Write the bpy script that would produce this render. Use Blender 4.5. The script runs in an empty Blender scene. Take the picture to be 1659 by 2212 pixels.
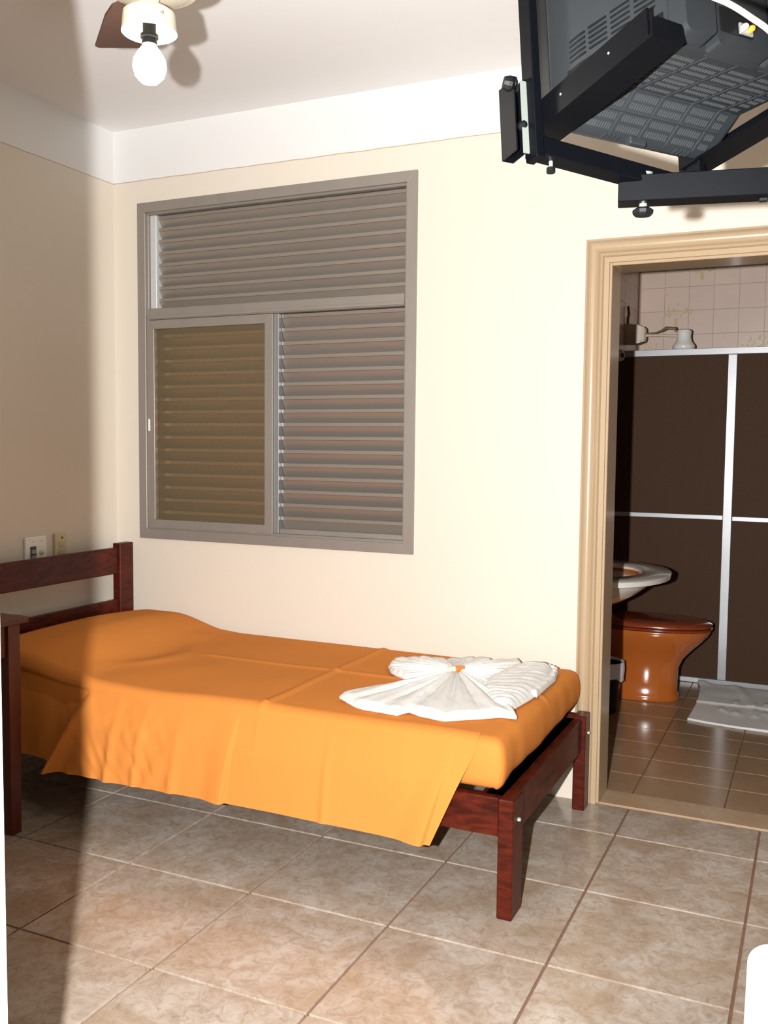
import bpy, bmesh, math, random
from mathutils import Vector, Matrix
random.seed(7)
scene = bpy.context.scene
COL = scene.collection

# ------------------------------------------------------------------ camera
CAM = Vector((3.0116, -3.5166, 1.35))
RV = Vector((0.90782379, 0.41923583, 0.00986387))
UV = Vector((-0.03895657, 0.06089088, 0.99738392))
FV = Vector((-0.41753845, 0.90583311, -0.07161017))
cd = bpy.data.cameras.new('camera')
cd.sensor_fit = 'VERTICAL'; cd.sensor_height = 36.0; cd.sensor_width = 27.0
cd.lens = 36.0 * 2040.416 / 2212.0
cd.clip_start = 0.02; cd.clip_end = 60
cam = bpy.data.objects.new('camera', cd); COL.objects.link(cam)
m = Matrix.Identity(4)
for i in range(3):
    m[i][0] = RV[i]; m[i][1] = UV[i]; m[i][2] = -FV[i]; m[i][3] = CAM[i]
cam.matrix_world = m
scene.camera = cam

# ------------------------------------------------------------------ world, flash, exposure
w = bpy.data.worlds.new('night'); scene.world = w; w.use_nodes = True
w.node_tree.nodes['Background'].inputs[0].default_value = (0.05, 0.06, 0.08, 1)
w.node_tree.nodes['Background'].inputs[1].default_value = 0.15
# camera flash: the photograph's main light, on a bracket left of the lens
fl = bpy.data.lights.new('camera_flash', 'SPOT')
fl.energy = 780; fl.color = (1.0, 0.982, 0.955); fl.shadow_soft_size = 0.015
fl.spot_size = math.radians(84); fl.spot_blend = 0.5
flo = bpy.data.objects.new('camera_flash', fl); COL.objects.link(flo)
fm = m.copy(); fp = CAM - RV * 0.18 + UV * 0.01
for i in range(3): fm[i][3] = fp[i]
flo.matrix_world = fm
BULB_STRENGTH = 165
vs = scene.view_settings
vs.view_transform = 'Standard'; vs.look = 'None'; vs.exposure = 0.0; vs.gamma = 1.0
vs.use_curve_mapping = False

# ------------------------------------------------------------------ helpers
def srgb(r, g, b):
    f = lambda c: (c / 255 / 12.92) if c / 255 <= 0.04045 else ((c / 255 + 0.055) / 1.055) ** 2.4
    return (f(r), f(g), f(b), 1)

MATS = {}
def mat(name, col, rough=0.5, metal=0.0, bump=0.0, bscale=40, vary=0.0, vscale=6, coat=0.0, spec=0.5, stretch=None, emit=None):
    if name in MATS: return MATS[name]
    M = bpy.data.materials.new(name); M.use_nodes = True
    nt = M.node_tree; b = nt.nodes['Principled BSDF']
    b.inputs['Base Color'].default_value = col
    b.inputs['Roughness'].default_value = rough
    b.inputs['Metallic'].default_value = metal
    b.inputs['Specular IOR Level'].default_value = spec
    if coat:
        b.inputs['Coat Weight'].default_value = coat; b.inputs['Coat Roughness'].default_value = 0.12
    tc = nt.nodes.new('ShaderNodeTexCoord'); src = tc.outputs['Object']
    if stretch:
        mp = nt.nodes.new('ShaderNodeMapping'); mp.inputs['Scale'].default_value = stretch
        nt.links.new(src, mp.inputs['Vector']); src = mp.outputs['Vector']
    n = nt.nodes.new('ShaderNodeTexNoise'); n.inputs['Scale'].default_value = vscale; n.inputs['Detail'].default_value = 5
    nt.links.new(src, n.inputs['Vector'])
    mx = nt.nodes.new('ShaderNodeMix'); mx.data_type = 'RGBA'
    v = max(vary, 0.02)
    mx.inputs['A'].default_value = (col[0] * (1 - v), col[1] * (1 - v), col[2] * (1 - v), 1)
    mx.inputs['B'].default_value = (min(1, col[0] * (1 + v)), min(1, col[1] * (1 + v)), min(1, col[2] * (1 + v)), 1)
    nt.links.new(n.outputs['Fac'], mx.inputs['Factor']); nt.links.new(mx.outputs['Result'], b.inputs['Base Color'])
    if bump:
        n2 = nt.nodes.new('ShaderNodeTexNoise'); n2.inputs['Scale'].default_value = bscale; n2.inputs['Detail'].default_value = 3
        nt.links.new(src, n2.inputs['Vector'])
        bp = nt.nodes.new('ShaderNodeBump'); bp.inputs['Strength'].default_value = bump; bp.inputs['Distance'].default_value = 0.004
        nt.links.new(n2.outputs['Fac'], bp.inputs['Height']); nt.links.new(bp.outputs['Normal'], b.inputs['Normal'])
    if emit:
        b.inputs['Emission Color'].default_value = emit[0]; b.inputs['Emission Strength'].default_value = emit[1]
    MATS[name] = M
    return M

def empty(name, loc, rotz=0.0, matrix=None):
    o = bpy.data.objects.new(name, None); COL.objects.link(o); o.empty_display_size = 0.05
    o.matrix_world = matrix if matrix is not None else (Matrix.Translation(Vector(loc)) @ Matrix.Rotation(rotz, 4, 'Z'))
    return o

def root_matrix(o):
    mm = o.matrix_basis.copy()
    while o.parent:
        o = o.parent; mm = o.matrix_basis @ mm
    return mm

def obj(name, bm, material, parent=None, local=False, smooth=None):
    """one bmesh -> one mesh object; coordinates are world unless local=True"""
    me = bpy.data.meshes.new(name); bm.normal_update(); bm.to_mesh(me); bm.free()
    if parent is not None and not local:
        me.transform(root_matrix(parent).inverted())
    o = bpy.data.objects.new(name, me); COL.objects.link(o)
    if material: me.materials.append(material)
    if parent is not None: o.parent = parent
    if smooth:
        for p in me.polygons: p.use_smooth = True
        if smooth < 179: me.set_sharp_from_angle(angle=math.radians(smooth))
    return o

def tag(o, label, cat, group=None):
    o['label'] = label; o['category'] = cat
    if group: o['group'] = group
    return o
def struct(o): o['kind'] = 'structure'; return o

def box(bm, x0, x1, y0, y1, z0, z1, bevel=0.0, mtx=None, seg=1):
    b = bmesh.new(); bmesh.ops.create_cube(b, size=1)
    for v in b.verts:
        v.co = Vector(((x0 + x1) / 2 + v.co.x * (x1 - x0), (y0 + y1) / 2 + v.co.y * (y1 - y0), (z0 + z1) / 2 + v.co.z * (z1 - z0)))
    if bevel: bmesh.ops.bevel(b, geom=b.edges[:], offset=bevel, segments=seg, affect='EDGES', profile=0.5)
    merge(bm, b, mtx)
def merge(bm, b, mtx=None):
    if mtx is not None: bmesh.ops.transform(b, matrix=mtx, verts=b.verts[:])
    vm = {v: bm.verts.new(v.co) for v in b.verts}
    for f in b.faces:
        try: bm.faces.new([vm[v] for v in f.verts])
        except ValueError: pass
    b.free()
def B(*a, **k):
    bm = bmesh.new(); box(bm, *a, **k); return bm
def cyl(bm, p0, p1, r0, r1=None, n=20, caps=True):
    r1 = r0 if r1 is None else r1
    p0 = Vector(p0); p1 = Vector(p1); d = (p1 - p0).normalized()
    a = d.orthogonal().normalized(); c = d.cross(a)
    A = [bm.verts.new(p0 + (a * math.cos(2 * math.pi * i / n) + c * math.sin(2 * math.pi * i / n)) * r0) for i in range(n)]
    E = [bm.verts.new(p1 + (a * math.cos(2 * math.pi * i / n) + c * math.sin(2 * math.pi * i / n)) * r1) for i in range(n)]
    for i in range(n): bm.faces.new((A[i], A[(i + 1) % n], E[(i + 1) % n], E[i]))
    if caps: bm.faces.new(A[::-1]); bm.faces.new(E)
def CY(*a, **k):
    bm = bmesh.new(); cyl(bm, *a, **k); return bm
def lathe(bm, prof, c=(0, 0, 0), n=32, axis=None, close=False):
    """profile of (r, h) turned around axis through c"""
    c = Vector(c); ax = Vector(axis or (0, 0, 1)).normalized(); a = ax.orthogonal().normalized(); b2 = ax.cross(a)
    rings = []
    for r, h in prof:
        if r < 1e-6: rings.append([bm.verts.new(c + ax * h)])
        else: rings.append([bm.verts.new(c + ax * h + (a * math.cos(2 * math.pi * i / n) + b2 * math.sin(2 * math.pi * i / n)) * r) for i in range(n)])
    for R0, R1 in zip(rings, rings[1:]):
        for i in range(n):
            j = (i + 1) % n
            if len(R0) == 1 and len(R1) == 1: continue
            if len(R0) == 1: bm.faces.new((R0[0], R1[j], R1[i]))
            elif len(R1) == 1: bm.faces.new((R0[i], R0[j], R1[0]))
            else: bm.faces.new((R0[i], R0[j], R1[j], R1[i]))
    bmesh.ops.recalc_face_normals(bm, faces=bm.faces[:])
def LA(*a, **k):
    bm = bmesh.new(); lathe(bm, *a, **k); return bm
def loft(rings, cap=True):
    bm = bmesh.new(); R = [[bm.verts.new(p) for p in r] for r in rings]; n = len(R[0])
    for a, b in zip(R, R[1:]):
        for i in range(n): bm.faces.new((a[i], a[(i + 1) % n], b[(i + 1) % n], b[i]))
    if cap: bm.faces.new(R[0][::-1]); bm.faces.new(R[-1])
    bmesh.ops.recalc_face_normals(bm, faces=bm.faces[:])
    return bm
def tube(bm, pts, r, n=10):
    pts = [Vector(p) for p in pts]; rings = []
    a = None
    for i, p in enumerate(pts):
        d = (pts[min(i + 1, len(pts) - 1)] - pts[max(i - 1, 0)]).normalized()
        if a is None: a = d.orthogonal().normalized()
        a = (a - d * a.dot(d)).normalized(); b = d.cross(a)
        rr = r[i] if isinstance(r, (list, tuple)) else r
        rings.append([bm.verts.new(p + (a * math.cos(2 * math.pi * k / n) + b * math.sin(2 * math.pi * k / n)) * rr) for k in range(n)])
    for A, E in zip(rings, rings[1:]):
        for k in range(n): bm.faces.new((A[k], A[(k + 1) % n], E[(k + 1) % n], E[k]))
    bm.faces.new(rings[0][::-1]); bm.faces.new(rings[-1])
def extrude_poly(pts, d):
    """closed polygon of 3D points extruded along vector d"""
    bm = bmesh.new(); d = Vector(d)
    A = [bm.verts.new(p) for p in pts]; E = [bm.verts.new(Vector(p) + d) for p in pts]; n = len(A)
    bm.faces.new(A[::-1]); bm.faces.new(E)
    for i in range(n): bm.faces.new((A[i], A[(i + 1) % n], E[(i + 1) % n], E[i]))
    bmesh.ops.recalc_face_normals(bm, faces=bm.faces[:])
    return bm
def smooth(a, b, x):
    t = max(0.0, min(1.0, (x - a) / (b - a))); return t * t * (3 - 2 * t)
def gauss(x, c, s): return math.exp(-((x - c) / s) ** 2)
def hash1(i):
    s = math.sin(i * 127.1 + 3.7) * 43758.5453; return s - math.floor(s)
def noise1(x, seed=0):
    i = math.floor(x); f = x - i; f = f * f * (3 - 2 * f)
    return hash1(i + seed * 57) * (1 - f) + hash1(i + 1 + seed * 57) * f
def noise2(x, y, seed=0):
    i = math.floor(x); j = math.floor(y); f = x - i; g = y - j; f = f * f * (3 - 2 * f); g = g * g * (3 - 2 * g)
    h = lambda a, b: hash1(a * 1.7 + b * 91.3 + seed * 13.1)
    return (h(i, j) * (1 - f) + h(i + 1, j) * f) * (1 - g) + (h(i, j + 1) * (1 - f) + h(i + 1, j + 1) * f) * g

# ------------------------------------------------------------------ materials of the place
HC = 2.767; HB = 2.5356
def wall_material():
    M = bpy.data.materials.new('painted_wall'); M.use_nodes = True; nt = M.node_tree; b = nt.nodes['Principled BSDF']
    b.inputs['Roughness'].default_value = 0.55
    g = nt.nodes.new('ShaderNodeNewGeometry'); sp = nt.nodes.new('ShaderNodeSeparateXYZ'); nt.links.new(g.outputs['Position'], sp.inputs[0])
    nz = nt.nodes.new('ShaderNodeTexNoise'); nz.inputs['Scale'].default_value = 9; nt.links.new(g.outputs['Position'], nz.inputs['Vector'])
    wob = nt.nodes.new('ShaderNodeMath'); wob.operation = 'MULTIPLY_ADD'; wob.inputs[1].default_value = 0.008
    nt.links.new(nz.outputs['Fac'], wob.inputs[0]); nt.links.new(sp.outputs['Z'], wob.inputs[2])
    r = nt.nodes.new('ShaderNodeValToRGB'); r.color_ramp.interpolation = 'CONSTANT'
    mr = nt.nodes.new('ShaderNodeMapRange'); mr.inputs['From Min'].default_value = HB - 0.1 + 0.004; mr.inputs['From Max'].default_value = HB + 0.1 + 0.004
    nt.links.new(wob.outputs[0], mr.inputs['Value']); nt.links.new(mr.outputs['Result'], r.inputs['Fac'])
    e = r.color_ramp.elements
    e[0].position = 0; e[0].color = (0.66, 0.60, 0.515, 1)
    e[1].position = 0.5; e[1].color = (0.70, 0.70, 0.695, 1)
    k = e.new(0.478); k.color = (0.45, 0.34, 0.24, 1)
    n2 = nt.nodes.new('ShaderNodeTexNoise'); n2.inputs['Scale'].default_value = 30; n2.inputs['Detail'].default_value = 4
    nt.links.new(g.outputs['Position'], n2.inputs['Vector'])
    bp = nt.nodes.new('ShaderNodeBump'); bp.inputs['Strength'].default_value = 0.12; bp.inputs['Distance'].default_value = 0.004
    nt.links.new(n2.outputs['Fac'], bp.inputs['Height']); nt.links.new(bp.outputs['Normal'], b.inputs['Normal'])
    nt.links.new(r.outputs['Color'], b.inputs['Base Color'])
    return M
def tile_material(name, ca, cb, cc, rough, s1, s2, bump=0.05):
    M = bpy.data.materials.new(name); M.use_nodes = True; nt = M.node_tree; b = nt.nodes['Principled BSDF']
    b.inputs['Roughness'].default_value = rough
    tc = nt.nodes.new('ShaderNodeTexCoord'); oi = nt.nodes.new('ShaderNodeObjectInfo')
    va = nt.nodes.new('ShaderNodeVectorMath'); va.operation = 'ADD'
    sc = nt.nodes.new('ShaderNodeVectorMath'); sc.operation = 'SCALE'; sc.inputs['Scale'].default_value = 37.0
    cmb = nt.nodes.new('ShaderNodeCombineXYZ')
    for k in range(3): nt.links.new(oi.outputs['Random'], cmb.inputs[k])
    nt.links.new(cmb.outputs[0], sc.inputs[0]); nt.links.new(tc.outputs['Object'], va.inputs[0]); nt.links.new(sc.outputs[0], va.inputs[1])
    n1 = nt.nodes.new('ShaderNodeTexNoise'); n1.inputs['Scale'].default_value = s1; n1.inputs['Detail'].default_value = 6; n1.inputs['Distortion'].default_value = 0.6; n1.inputs['Roughness'].default_value = 0.6
    n2 = nt.nodes.new('ShaderNodeTexNoise'); n2.inputs['Scale'].default_value = s2; n2.inputs['Detail'].default_value = 8; n2.inputs['Roughness'].default_value = 0.75; n2.inputs['Distortion'].default_value = 1.2
    for n in (n1, n2): nt.links.new(va.outputs[0], n.inputs['Vector'])
    r1 = nt.nodes.new('ShaderNodeValToRGB'); r1.color_ramp.elements[0].position = 0.36; r1.color_ramp.elements[1].position = 0.66
    r1.color_ramp.elements[0].color = ca; r1.color_ramp.elements[1].color = cb
    nt.links.new(n1.outputs['Fac'], r1.inputs['Fac'])
    r2 = nt.nodes.new('ShaderNodeValToRGB'); r2.color_ramp.elements[0].position = 0.32; r2.color_ramp.elements[1].position = 0.55
    r2.color_ramp.elements[0].color = (1, 1, 1, 1); r2.color_ramp.elements[1].color = (0, 0, 0, 1)
    nt.links.new(n2.outputs['Fac'], r2.inputs['Fac'])
    mx = nt.nodes.new('ShaderNodeMix'); mx.data_type = 'RGBA'
    ml = nt.nodes.new('ShaderNodeMath'); ml.operation = 'MULTIPLY'; ml.inputs[1].default_value = 0.75
    nt.links.new(r2.outputs['Color'], ml.inputs[0]); nt.links.new(ml.outputs[0], mx.inputs['Factor'])
    nt.links.new(r1.outputs['Color'], mx.inputs['A']); mx.inputs['B'].default_value = cc
    nt.links.new(mx.outputs['Result'], b.inputs['Base Color'])
    bp = nt.nodes.new('ShaderNodeBump'); bp.inputs['Strength'].default_value = bump; bp.inputs['Distance'].default_value = 0.003
    nt.links.new(n2.outputs['Fac'], bp.inputs['Height']); nt.links.new(bp.outputs['Normal'], b.inputs['Normal'])
    return M
def wood_material():
    M = bpy.data.materials.new('red_mahogany'); M.use_nodes = True; nt = M.node_tree; b = nt.nodes['Principled BSDF']
    b.inputs['Roughness'].default_value = 0.4; b.inputs['Specular IOR Level'].default_value = 0.2; b.inputs['Coat Weight'].default_value = 0.05; b.inputs['Coat Roughness'].default_value = 0.15
    tc = nt.nodes.new('ShaderNodeTexCoord'); oi = nt.nodes.new('ShaderNodeObjectInfo')
    va = nt.nodes.new('ShaderNodeVectorMath'); va.operation = 'ADD'
    nt.links.new(tc.outputs['Object'], va.inputs[0]); nt.links.new(oi.outputs['Random'], va.inputs[1])
    wv = nt.nodes.new('ShaderNodeTexNoise'); wv.inputs['Scale'].default_value = 5; wv.inputs['Detail'].default_value = 6; wv.inputs['Distortion'].default_value = 2.2
    mp = nt.nodes.new('ShaderNodeMapping'); mp.inputs['Scale'].default_value = (1.2, 1.2, 5)
    nt.links.new(va.outputs[0], mp.inputs['Vector']); nt.links.new(mp.outputs['Vector'], wv.inputs['Vector'])
    r = nt.nodes.new('ShaderNodeValToRGB'); e = r.color_ramp.elements
    e[0].position = 0.3; e[0].color = (0.026, 0.0032, 0.0016, 1); e[1].position = 0.75; e[1].color = (0.105, 0.0125, 0.0036, 1)
    nt.links.new(wv.outputs['Fac'], r.inputs['Fac']); nt.links.new(r.outputs['Color'], b.inputs['Base Color'])
    return M

WALL = wall_material()
CEIL = mat('ceiling_paint', (0.80, 0.80, 0.805, 1), 0.7, bump=0.05, bscale=25)
FLOOR_TILE = tile_material('mottled_floor_tile', (0.335, 0.255, 0.188, 1), (0.445, 0.392, 0.345, 1), (0.225, 0.155, 0.105, 1), 0.2, 6.5, 26)
BATH_TILE = tile_material('brown_bathroom_tile', (0.30, 0.195, 0.115, 1), (0.34, 0.225, 0.135, 1), (0.285, 0.185, 0.11, 1), 0.2, 3, 8, 0.02)
PINK_TILE = tile_material('pink_wall_tile', (0.72, 0.56, 0.475, 1), (0.76, 0.60, 0.51, 1), (0.70, 0.545, 0.465, 1), 0.3, 3, 8, 0.02)
GROUT = mat('brown_grout', (0.20, 0.105, 0.065, 1), 0.9, bump=0.3, bscale=200, vary=0.2, vscale=30)
PGROUT = mat('pink_grout', (0.60, 0.46, 0.39, 1), 0.9, vary=0.05)
WOOD = wood_material()
DARKWOOD = mat('dark_table_wood', (0.085, 0.022, 0.013, 1), 0.4, vary=0.35, vscale=5, stretch=(1, 6, 6))
CASING = mat('beige_gloss_paint', (0.42, 0.31, 0.195, 1), 0.3, vary=0.04, vscale=3, coat=0.3)
ALU = mat('dull_aluminium', (0.33, 0.30, 0.27, 1), 0.45, 0.5, vary=0.10, vscale=14, stretch=(1, 1, 0.3))
SLAT = mat('louvre_aluminium', (0.36, 0.32, 0.28, 1), 0.36, 0.6, vary=0.08, vscale=9, stretch=(0.3, 1, 1))
BRIGHT = mat('bright_aluminium', (0.36, 0.37, 0.39, 1), 0.42, 0.7, vary=0.06, vscale=10)
BLACK = mat('black_metal', (0.0015, 0.002, 0.0032, 1), 0.5, 0.0, vary=0.3, vscale=30, spec=0.10)
ZINC = mat('zinc_plated_steel', (0.42, 0.45, 0.42, 1), 0.4, 0.6, vary=0.2, vscale=40)
TVP = mat('charcoal_plastic', (0.018, 0.0215, 0.025, 1), 0.55, spec=0.3, vary=0.1, vscale=20, bump=0.06, bscale=300)
TVD = mat('black_plastic', (0.004, 0.005, 0.006, 1), 0.5, vary=0.2, spec=0.25)
CREAM = mat('cream_plastic', (0.58, 0.535, 0.42, 1), 0.35, vary=0.03)
WHITEP = mat('white_plastic', (0.80, 0.80, 0.78, 1), 0.32, vary=0.02)
BEIGEP = mat('aged_beige_plastic', (0.58, 0.48, 0.29, 1), 0.4, vary=0.05)
CERAM = mat('white_ceramic', (0.78, 0.74, 0.68, 1), 0.12, vary=0.03, coat=0.4)
BROWNC = mat('caramel_ceramic', (0.40, 0.105, 0.018, 1), 0.10, vary=0.08, vscale=5, coat=0.5)
BROWNLID = mat('brown_plastic_lid', (0.20, 0.036, 0.012, 1), 0.15, vary=0.08, coat=0.4)
TERRY = mat('white_terry', (0.76, 0.755, 0.74, 1), 0.95, bump=0.5, bscale=260, vary=0.03)
def fabric():
    M = mat('orange_cotton', (0.60, 0.214, 0.046, 1), 0.9, bump=0.12, bscale=420, vary=0.05, vscale=4)
    b = M.node_tree.nodes['Principled BSDF']
    b.inputs['Specular IOR Level'].default_value = 0.08
    return M
SHEET = fabric()
THRESH = tile_material('threshold_stone', (0.40, 0.27, 0.16, 1), (0.46, 0.34, 0.23, 1), (0.36, 0.25, 0.16, 1), 0.25, 6, 20)

# ------------------------------------------------------------------ room shell
def shell(name, bm, mt): return struct(obj(name, bm, mt))
XR, YF = 3.65, -4.7            # right wall, wall behind the camera
EX, EY = 2.0435, -2.615         # corner of the entrance partition
floor_o = shell('floor', B(0, XR, YF, 0.03, -0.12, -0.006), GROUT)
bm = bmesh.new(); box(bm, -0.15, XR + 0.15, YF - 0.15, 0.14, HC, HC + 0.1); shell('ceiling', bm, CEIL)
shell('wall_left', B(-0.12, 0, EY - 0.12, 0.14, -0.12, HC), WALL)
shell('wall_right', B(XR, XR + 0.12, YF, 0.14, -0.12, HC), WALL)
bm = bmesh.new(); box(bm, 0, EX, EY - 0.12, EY, -0.02, HC); box(bm, EX - 0.12, EX, YF, EY - 0.12, -0.02, HC)
shell('wall_entrance', bm, WALL)
# back wall with window and door openings
WX0, WX1, WZ0, WZ1 = 0.144, 1.526, 0.904, 2.430
DX0, DX1, DZ = 2.285, 3.04, 2.02
bm = bmesh.new()
for a in ((0, WX0 + .02, 0, HC), (WX0 + .02, WX1 - .02, 0, WZ0 + .02), (WX0 + .02, WX1 - .02, WZ1 - .02, HC), (WX1 - .02, DX0, 0, HC), (DX0, DX1, DZ, HC), (DX1, XR, 0, HC)):
    box(bm, a[0], a[1], 0, 0.14, a[2], a[3])
shell('wall_back', bm, WALL)

# ------------------------------------------------------------------ floor tiles, one object each
S = 0.4558; TX, TY = 0.5889, -1.1814; G = 0.0039
tile_cache = {}
def floor_tile(x0, x1, y0, y1, parent, mt, z=0.0, name='tile', th=0.012, bev=0.0009):
    key = (round(x1 - x0, 3), round(y1 - y0, 3), mt.name)
    if key not in tile_cache:
        bm = B(-(x1 - x0) / 2, (x1 - x0) / 2, -(y1 - y0) / 2, (y1 - y0) / 2, -th, 0, bevel=bev)
        me = bpy.data.meshes.new(name); bm.to_mesh(me); bm.free(); me.materials.append(mt); tile_cache[key] = me
    o = bpy.data.objects.new(name, tile_cache[key]); COL.objects.link(o)
    o.location = ((x0 + x1) / 2, (y0 + y1) / 2, z); o.parent = parent
    return o
def lay(X0, X1, Y0, Y1, xo, yo, sx, sy, g, parent, mt, z=0.0):
    i0 = math.floor((X0 - xo) / sx); i1 = math.ceil((X1 - xo) / sx); j0 = math.floor((Y0 - yo) / sy); j1 = math.ceil((Y1 - yo) / sy)
    for i in range(i0, i1):
        for j in range(j0, j1):
            a, b2 = max(X0, xo + i * sx + g), min(X1, xo + (i + 1) * sx - g)
            c, d = max(Y0, yo + j * sy + g), min(Y1, yo + (j + 1) * sy - g)
            if b2 - a > 0.01 and d - c > 0.01: floor_tile(a, b2, c, d, parent, mt, z)
lay(0.001, XR - 0.001, EY + 0.001, -0.001, TX, TY, S, S, G, floor_o, FLOOR_TILE)
lay(EX + 0.001, XR - 0.001, YF + .001, EY + 0.001, TX, TY, S, S, G, floor_o, FLOOR_TILE)

# ------------------------------------------------------------------ bathroom shell
BX0, BX1, BY1, BH = 1.90, 3.30, 2.80, 2.62
shell('wall_bathroom_left', B(BX0 - 0.1, BX0 - 0.008, 0.14, BY1 + 0.1, -0.12, BH), PGROUT)
shell('wall_bathroom_right', B(BX1, BX1 + 0.1, 0.14, BY1 + 0.1, -0.12, BH), PINK_TILE)
wbb = shell('wall_bathroom_back', B(BX0 - 0.008, BX1, BY1 + 0.008, BY1 + 0.1, -0.12, BH), PGROUT)
wbl = bpy.data.objects['wall_bathroom_left']
shell('ceiling_bathroom', B(BX0 - 0.1, BX1 + 0.1, 0.14, BY1 + 0.1, BH, BH + 0.08), CEIL)
fb = shell('floor_bathroom', B(BX0 - 0.008, BX1, 0.03, BY1, -0.12, -0.006), GROUT)
lay(BX0, BX1, 0.157, BY1, 2.395, 0.157, 0.339, 0.2255, 0.0022, fb, BATH_TILE)
struct(obj('trim_threshold', B(DX0 - 0.005, DX1 + 0.005, 0.006, 0.152, -0.006, 0.004, bevel=0.002), THRESH))
# pink wall tiles (15 cm): back wall above the shower enclosure, and the left wall beside it
T15 = 0.15
wt = {}
def wall_tile(parent, axis, u0, u1, z0, z1, fixed):
    key = (axis, round(u1 - u0, 3), round(z1 - z0, 3))
    if key not in wt:
        a, c = (u1 - u0) / 2, (z1 - z0) / 2
        bm = B(-a, a, 0, 0.008, -c, c, bevel=0.0012) if axis == 'y' else B(-0.008, 0, -a, a, -c, c, bevel=0.0012)
        me = bpy.data.meshes.new('tile'); bm.to_mesh(me); bm.free(); me.materials.append(PINK_TILE); wt[key] = me
    o = bpy.data.objects.new('tile', wt[key]); COL.objects.link(o); o.parent = parent
    o.location = ((u0 + u1) / 2, fixed, (z0 + z1) / 2) if axis == 'y' else (fixed, (u0 + u1) / 2, (z0 + z1) / 2)
g = 0.0007
zs = [1.765 + T15 * k for k in range(6)]
for z in zs:
    z1 = min(z + T15, BH)
    x = 2.065 - T15 * 2
    while x < BX1:
        a, b2 = max(x + g, BX0), min(x + T15 - g, BX1)
        if b2 - a > 0.02: wall_tile(wbb, 'y', a, b2, z + g, z1 - g, BY1)
        x += T15
    y = BY1 - T15
    while y > 1.7:
        wall_tile(wbl, 'x', y + g, y + T15 - g, z + g, z1 - g, BX0); y -= T15
shell_low = obj('lower_tiling', B(BX0, BX1, BY1, BY1 + 0.008, 0, 1.765), PINK_TILE, wbb)
obj('lower_tiling', B(BX0 - 0.008, BX0, 1.75, BY1, 0, 1.765), PINK_TILE, wbl)
obj('lower_tiling', B(BX0 - 0.008, BX0, 0.14, 1.75, 0, BH), PINK_TILE, wbl)
# floral print on some of the tiles
FLORAL = mat('pale_green_print', (0.56, 0.48, 0.27, 1), 0.4, vary=0.15, vscale=60)
def flower(x, z, s, seed):
    rnd = random.Random(seed); bm = bmesh.new()
    y = BY1 - 0.0008
    cnt = [0]
    def petal(px, pz, ang, L, W):
        cnt[0] += 1; y = BY1 - 0.0006 - 0.0002 * cnt[0]
        d = Vector((math.sin(ang), 0, math.cos(ang))); n = Vector((math.cos(ang), 0, -math.sin(ang))); p = Vector((px, y, pz))
        vs_ = [bm.verts.new(p + d * (L * t) + n * (W * q)) for t, q in ((0, 0), (.35, .5), (.75, .4), (1, 0), (.75, -.4), (.35, -.5))]
        bm.faces.new(vs_)
    for k in range(4): petal(x + rnd.uniform(-.008, .008) * s, z + rnd.uniform(-.01, .0) * s, rnd.uniform(-.35, .35), .05 * s, .011 * s)
    for k in range(20):
        a = rnd.uniform(-1.1, 1.1); r0 = rnd.uniform(.02, .075) * s
        petal(x + math.sin(a) * r0, z + .025 * s + math.cos(a) * r0, a + rnd.uniform(-.5, .5), rnd.uniform(.022, .04) * s, .0085 * s)
    bmesh.ops.recalc_face_normals(bm, faces=bm.faces[:])
    obj('floral_print', bm, FLORAL, wbb)
flower(2.145, 2.115, 1.25, 1); flower(2.29, 2.40, 1.2, 2); flower(2.615, 1.90, 1.2, 3); flower(1.99, 1.93, 0.8, 5)

# ------------------------------------------------------------------ door frame and casing
door = struct(empty('door_1', (DX0, 0, 0)))
obj('jamb', B(DX0 + 0.004, DX0 + 0.014, -0.012, 0.15, 0.004, DZ - 0.004, bevel=0.002), CASING, door)
obj('jamb', B(DX1 - 0.014, DX1 - 0.004, -0.012, 0.15, 0.004, DZ - 0.004, bevel=0.002), CASING, door)
obj('head_jamb', B(DX0 + 0.014, DX1 - 0.014, -0.0118, 0.1498, DZ - 0.016, DZ - 0.004, bevel=0.002), CASING, door)
# moulded casing: profile (distance from opening, projection)
prof = [(0.0, 0.0), (0.0, 0.016), (0.018, 0.016), (0.021, 0.012), (0.024, 0.018), (0.030, 0.021), (0.036, 0.018), (0.039, 0.013), (0.043, 0.018), (0.052, 0.024), (0.064, 0.026), (0.074, 0.022), (0.080, 0.013), (0.087, 0.012), (0.087, 0.0)]
CI0, CI1, CZ = DX0 + 0.004, DX1 - 0.004, DZ - 0.004
def casing(path):
    rings = [[Vector((cx + sx * q, -0.001 - pj, cz + sz * q)) for q, pj in prof] for cx, cz, sx, sz in path]
    return loft(rings)
obj('casing', casing([(CI0, 0.001, -1, 0), (CI0, CZ, -1, 1)]), CASING, door, smooth=35)
obj('casing', casing([(CI0, CZ, -1, 1), (CI1, CZ, 1, 1)]), CASING, door, smooth=35)
obj('casing', casing([(CI1, CZ, 1, 1), (CI1, 0.001, 1, 0)]), CASING, door, smooth=35)

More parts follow.
